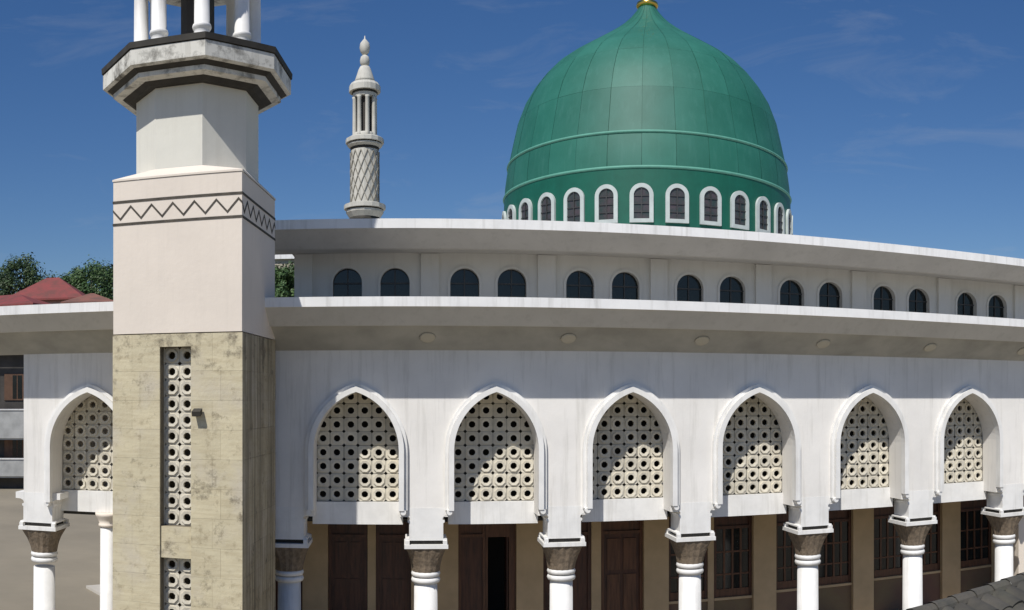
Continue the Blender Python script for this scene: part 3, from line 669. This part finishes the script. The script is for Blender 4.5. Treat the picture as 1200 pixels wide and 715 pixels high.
# ------------------------------------------------------------------ the far slender minaret
FY = 55.0; fth = (427.5-X0)/F; fd = FY/cos(fth); FX = FY*tan(fth)
W = thing('minaret', (FX, FY, 0), 'slender far minaret with ringed balconies rising behind the main roof', 'minaret')
def fz(y): return EYE+(Y0-y)/F*fd
def fr_(px): return px/F*fd
def fpart(prof, name, mt, n=16, parent=None, sm=True, phase=0.0):
    m = MB(); m.lathe([(fr_(r), fz(y)) for r, y in prof], n, phase=phase, sm=sm); return build(m, name, mt, parent or W)
m = MB(); m.lathe([(fr_(17.5),0),(fr_(17.5),fz(262))], 16, sm=False); build(m, 'shaft', FARM, W)
fpart([(17,262),(18,256)], 'balcony_groove', BLACKP); fpart([(18,255.9),(22,250),(22,247.5)], 'balcony', FARM, sm=False); fpart([(21,247.4),(21,245.8)], 'balcony_groove', BLACKP); fpart([(24.5,245.7),(24.5,241),(20,239.5)], 'balcony', FARM, sm=False)
shaft = fpart([(16.6,239.4),(16.4,177)], 'patterned_shaft', FARM, 16, sm=False)
z0, z1 = fz(238), fz(179); rr = fr_(16.5)
nd_ = 14; rows_ = 6; dh = (z1-z0)/rows_
for k in range(nd_*2):
    pass
lat = MB()
for sgn in (1,-1):
    for k in range(nd_):
        n_ = 24; pts = []
        for i in range(n_+1):
            a = 2*pi*k/nd_+sgn*(2*pi/nd_)*3*i/n_; z = z0+(z1-z0)*i/n_; pts.append((a, z))
        for (a0,za),(a1,zb_) in zip(pts[:-1], pts[1:]):
            hw_ = .04; r0, r1 = rr-.03, rr+.05
            q = []
            for r in (r0, r1):
                for a, z in ((a0,za-hw_),(a1,zb_-hw_),(a1,zb_+hw_),(a0,za+hw_)): q.append((r*cos(a), r*sin(a), z))
            n = len(lat.v); lat.v += q
            for f in ((4,5,6,7),(0,1,5,4),(2,3,7,6)): lat.poly([n+i for i in f])
build(lat, 'lattice_relief', LATM, shaft)
fpart([(16.6,176.9),(17,174)], 'balcony_groove', BLACKP); fpart([(17.5,173.9),(20.5,171.5),(20.5,170)], 'balcony', FARM, sm=False); fpart([(19.5,169.9),(19.5,168.6)], 'balcony_groove', BLACKP); fpart([(22.5,168.5),(22.5,164),(20,162.5)], 'balcony', FARM, sm=False)
m = MB(); m.lathe([(fr_(8.5),fz(162.4)),(fr_(8.5),fz(115))], 12, sm=False); build(m, 'gallery_core', VOID, W)
gc = MB(); gc.lathe([(fr_(3.4),0),(fr_(2.6),.2),(fr_(2.4),fz(117)-fz(162)),(fr_(3.2),fz(115.1)-fz(162))], 10); GC = gc.mesh('gallery_column', FARM)
for i in range(8):
    a = i*pi/4+.28; link('gallery_column', GC, W, (fr_(12.2)*cos(a), fr_(12.2)*sin(a), fz(162.4)))
fpart([(13,162.4),(13.6,161),(13.6,157.5),(12.8,157)], 'gallery_parapet', FARM)
fpart([(14,115),(14.5,111)], 'balcony_parapet', FARM, sm=False); fpart([(15,110.9),(15,108.6)], 'balcony_groove', BLACKP); fpart([(18.5,108.5),(18.5,102),(16,98.5)], 'balcony', FARM, sm=False)
fpart([(11.5,98.4),(12,97)],'balcony_groove',BLACKP); fpart([(12,96.9),(11.6,94),(9.5,88),(7.5,82),(5.6,78.5)], 'spire', FARM)
fpart([(3.2,78.4),(5.4,75),(5.8,71),(4.8,67),(2.6,65)], 'spire_bulb', FARM)
fpart([(2.4,64.9),(5.2,61),(6.2,56),(5.4,51),(3.0,48),(.9,45.5),(.4,42)], 'spire_ball', FARM)

# ------------------------------------------------------------------ neighbouring buildings
def hip_house(x, y, z, wx, wy, hw, hr, rm, label, rz=0.0, over=.8, group=None):
    t = thing('house', (x, y, z), label, 'house', group, rz)
    m = MB(); m.box(-wx/2, wx/2, -wy/2, wy/2, -1.5, hw); wl = build(m, 'wall', HWALL, t)
    r = MB(); a, b_ = wx/2+over, wy/2+over; rd = max(.2, a-b_)
    e = [(-a,-b_,hw),(a,-b_,hw),(a,b_,hw),(-a,b_,hw)]; p, q = (-rd,0,hw+hr), (rd,0,hw+hr)
    r.face([e[0],e[1],q,p]); r.face([e[2],e[3],p,q]); r.face([e[1],e[2],q]); r.face([e[3],e[0],p])
    r.box(-a,a,-b_,-b_+.06,hw-.22,hw-.002); r.box(-a,a,b_-.06,b_,hw-.22,hw-.002); r.box(-a,-a+.06,-b_+.06,b_-.06,hw-.22,hw-.002); r.box(a-.06,a,-b_+.06,b_-.06,hw-.22,hw-.002)
    build(r, 'roof', rm, t)
    for u in (-.3, .1, .34):
        w_ = MB(); w_.box(u*wx-.6, u*wx+.6, -wy/2-.05, -wy/2, .9, 2.2); wi = build(w_, 'window', BAR, t)
        g2 = MB(); g2.box(u*wx-.5, u*wx+.5, -wy/2-.07, -wy/2-.052, 1.0, 2.1); build(g2, 'pane', GLASS, wi)
    for k in range(9):
        u = -a+.5+k*(2*a-1)/8
    return t
def at(x, y, d):
    a = (x-X0)/F; return d*sin(a), d*cos(a), EYE+(Y0-y)/F*d
hx, hy, hz = at(62, 352, 112); hip_house(hx, hy, hz-3.2, 8.6, 7.0, 3.0, 3.0, REDR, 'hillside house with the highest peaked red hipped roof', .10)
hx, hy, hz = at(6, 362, 106); hip_house(hx, hy, hz-3.0, 11, 7, 3.0, 1.6, REDR, 'hillside house with low dark red roof at the far left', -.12)
hx, hy, hz = at(108, 357, 104); hip_house(hx, hy, hz-3.0, 4.6, 5, 3.0, 1.3, REDB, 'small hillside house with faded brown red roof beside the tall minaret', .2)
hx, hy, hz = at(333, 308, 120); 
t = thing('house', (hx, hy, hz-3), 'pale hillside house glimpsed in the gap under the upper eave', 'house')
m = MB(); m.box(-3,3,-3,3,-2,3.0); build(m, 'wall', HWALL, t); m = MB(); m.box(-3.4,3.4,-3.4,3.4,3.002,3.8); build(m, 'roof_edge', FASC, t)
# dark many-storey building seen under the left end of the eave
bx, by, _ = at(31, 460, 82)
A = thing('apartment_building', (bx, by, 0), 'dark three storey building with pale balconies seen beyond the left end of the arcade', 'building', None, radians(24))
DKW = mat('dark_cladding', (.085,.075,.065), .8, var=.4, vscale=.8); BRW = mat('brown_shutter', (.16,.085,.05), .7, var=.3, vscale=2); BALC = mat('grey_balcony', (.50,.50,.48), .8, var=.25, vscale=1)
m = MB(); m.box(-14, 0, 0, 10, 0, 12.6); build(m, 'wall', DKW, A)
m = MB(); m.box(-14.5, .5, -.9, 10.5, 12.9, 13.2); m.box(-14.2, .2, -.5, 10.2, 12.601, 12.9); build(m, 'roof', DKW, A)
m = MB(); m.box(-14.5, .52, -1.0, -.9, 12.3, 12.8); m.box(.52,.6,-1.0,10.5,12.3,12.8); build(m, 'roof_edge', BALC, A)
for zf, hh in ((1.2,1.5),(4.6,2.5)):
    m = MB(); m.box(-14, .1, -1.1, -1.0, zf, zf+hh); m.box(.1, .2, -1.1, 3, zf, zf+hh); m.box(-14,.1,-1.0,-.001,zf-.15,zf-.002); b_ = build(m, 'balcony', BALC, A)
    m = MB(); m.box(-14, .24, -1.16, -.98, zf+hh+.002, zf+hh+.12); build(m, 'rail', FASC, b_)
for i in range(6):
    for zf in (2.6, 8.0):
        m = MB(); m.box(-2.0-2.3*i, -.2-2.3*i, -.08, -.001, zf, zf+2.4); wi = build(m, 'window', BRW, A)
        m = MB(); m.box(-1.25-2.3*i, -.9-2.3*i, -.1, -.081, zf+.15, zf+2.25); m.box(-.8-2.3*i, -.4-2.3*i, -.1, -.081, zf+.15, zf+2.25); build(m, 'pane', GLASS, wi)

# tiled roof in the lower right corner
hR = 2.40; ra = Vector((2.287*hR, 3.683*hR)); rb = Vector((3.34*hR, 4.08*hR)); dr = (rb-ra).normalized(); az = atan2(dr.y, dr.x)
base = ra-dr*1.6
T = thing('tiled_house', (base.x, base.y, 0), 'low building with a dark grey tiled roof in front of the arcade at lower right', 'house', None, az)
zr = EYE-hR-.10; sl = radians(24); LEN, DEP = 8.4, 3.9
m = MB(); m.box(.3, LEN-.3, -DEP*.9, DEP*.9, 0, zr-DEP*tan(sl)-.12); build(m, 'wall', HWALL, T)
m = MB(); m.extrude([(0,zr-.05),(-DEP,zr-DEP*tan(sl)-.05),(-DEP,zr-DEP*tan(sl)-.12),(0,zr-.14),(DEP,zr-DEP*tan(sl)-.12),(DEP,zr-DEP*tan(sl)-.05)], 'x', 0, LEN); rf = build(m, 'roof_deck', GROUT, T)
tw, tl = .30, .40
tm = MB(); nn = 6; top = []; 
prof = [(tw*(i/nn)-tw/2, .055*cos(pi*(i/nn-.5))**.7 if 0 < i < nn else 0.0) for i in range(nn+1)]
for (u0,v0),(u1,v1) in zip(prof[:-1], prof[1:]):
    tm.face([(u0,0,v0-.012),(u1,0,v1-.012),(u1,-tl,v1+.022),(u0,-tl,v0+.022)]); tm.face([(u0,-tl,v0+.022),(u1,-tl,v1+.022),(u1,-tl,v1-.004),(u0,-tl,v0-.004)])
TM = tm.mesh('roof_tile', TILE)
nc, nr = int(LEN/tw), int(DEP/cos(sl)/(tl-.07))
for i in range(nc):
    for j in range(nr):
        d = j*(tl-.07)+.04; o = bpy.data.objects.new('roof_tile', TM); COL.objects.link(o); o.parent = T
        o.location = (tw*(i+.5)+random.uniform(-.006,.006), -d*cos(sl), zr-d*sin(sl)-.02+random.uniform(-.006,.008)); o.rotation_euler = (sl+random.uniform(-.02,.02), 0, random.uniform(-.02,.02))
m = MB()
for i in range(int(LEN/.42)+1):
    x0 = .42*i
    for a in range(6):
        a0, a1 = pi*a/6, pi*(a+1)/6; r0, r1 = .115, .10
        m.face([(x0,r0*cos(a0),zr-.05+r0*sin(a0)),(x0,r0*cos(a1),zr-.05+r0*sin(a1)),(x0+.44,r1*cos(a1),zr-.05+r1*sin(a1)),(x0+.44,r1*cos(a0),zr-.05+r1*sin(a0))])
build(m, 'ridge_cap', TILE, T)

# ------------------------------------------------------------------ trees on the hill
def tree(x, y, z, H, R, lm, label, seed, n=9000, leaf=.36):
    rnd = random.Random(seed); t = thing('tree', (x, y, z), label, 'tree', 'trees on the hill')
    tk = MB(); tk.lathe([(.32,-.6),(.24,H*.3),(.16,H*.55),(.05,H*.85)], 8)
    tips = []
    for i in range(9):
        a = rnd.uniform(0, 2*pi); z0_ = H*rnd.uniform(.28,.55); L = R*rnd.uniform(.5,.8); up = rnd.uniform(.25,.9)
        p0 = Vector((0,0,z0_)); p1 = p0+Vector((cos(a)*L, sin(a)*L, L*up)); sd_ = Vector((-sin(a), cos(a), 0))*.07; u_ = Vector((0,0,.07))
        for q in (sd_, u_): tk.face([p0-q, p0+q, p1+q*.3, p1-q*.3])
        tips.append(p1)
    build(tk, 'trunk', BARK, t)
    cl = []
    for i in range(60):
        a = rnd.uniform(0, 2*pi); v = rnd.uniform(-.8, 1); rr_ = R*sqrt(max(.05, 1-v*v))*rnd.uniform(.45,1.0)
        cl.append((Vector((cos(a)*rr_, sin(a)*rr_, H*.64+v*H*.34)), R*rnd.uniform(.18,.34)))
    cl += [(p, R*.3) for p in tips]
    cr_ = MB()
    for i in range(n):
        c_, r_ = cl[rnd.randrange(len(cl))]; d = Vector((rnd.gauss(0,1), rnd.gauss(0,1), rnd.gauss(0,.8))).normalized()*r_*rnd.uniform(.5,1.05)
        p = c_+d; nrm = (d.normalized()+Vector((rnd.uniform(-.6,.6), rnd.uniform(-.6,.6), rnd.uniform(-.2,.9)))).normalized()
        u_ = nrm.orthogonal().normalized(); v_ = nrm.cross(u_); k = leaf*rnd.uniform(.6,1.3)
        cr_.face([p-u_*k*.5, p+v_*k*.3, p+u_*k*.5, p-v_*k*.3])
    me = bpy.data.meshes.new('crown'); me.from_pydata(cr_.v, [], cr_.f); me.materials.append(lm); link('crown', me, t)
tl_ = [(24,306,122,5.2,LEAF1,'broad dark tree towering over the low red roof at far left'), (0,318,118,4.0,LEAF1,'dark bushy tree at the left edge of the hill'),
       (46,326,126,3.6,LEAF1,'small dark tree just left of the red roof peak'), (80,322,135,3.4,LEAF2,'low green tree behind the red roof peak'),
       (107,309,124,5.0,LEAF2,'broad mid green tree beside the tall minaret'), (128,314,128,4.6,LEAF1,'dark tree half hidden by the tall minaret'),
       (331,315,112,3.0,LEAF2,'yellow green tree glimpsed in the gap under the upper eave'), (345,312,116,4.0,LEAF1,'dark tree behind the gap under the upper eave')]
for i, (px, py, d, R, lm_, lab) in enumerate(tl_):
    x, y, zt = at(px, py, d); zg = hill_z(x, y)-.2; tree(x, y, zg, max(5.0, zt-zg), R, lm_, lab, 11+i)
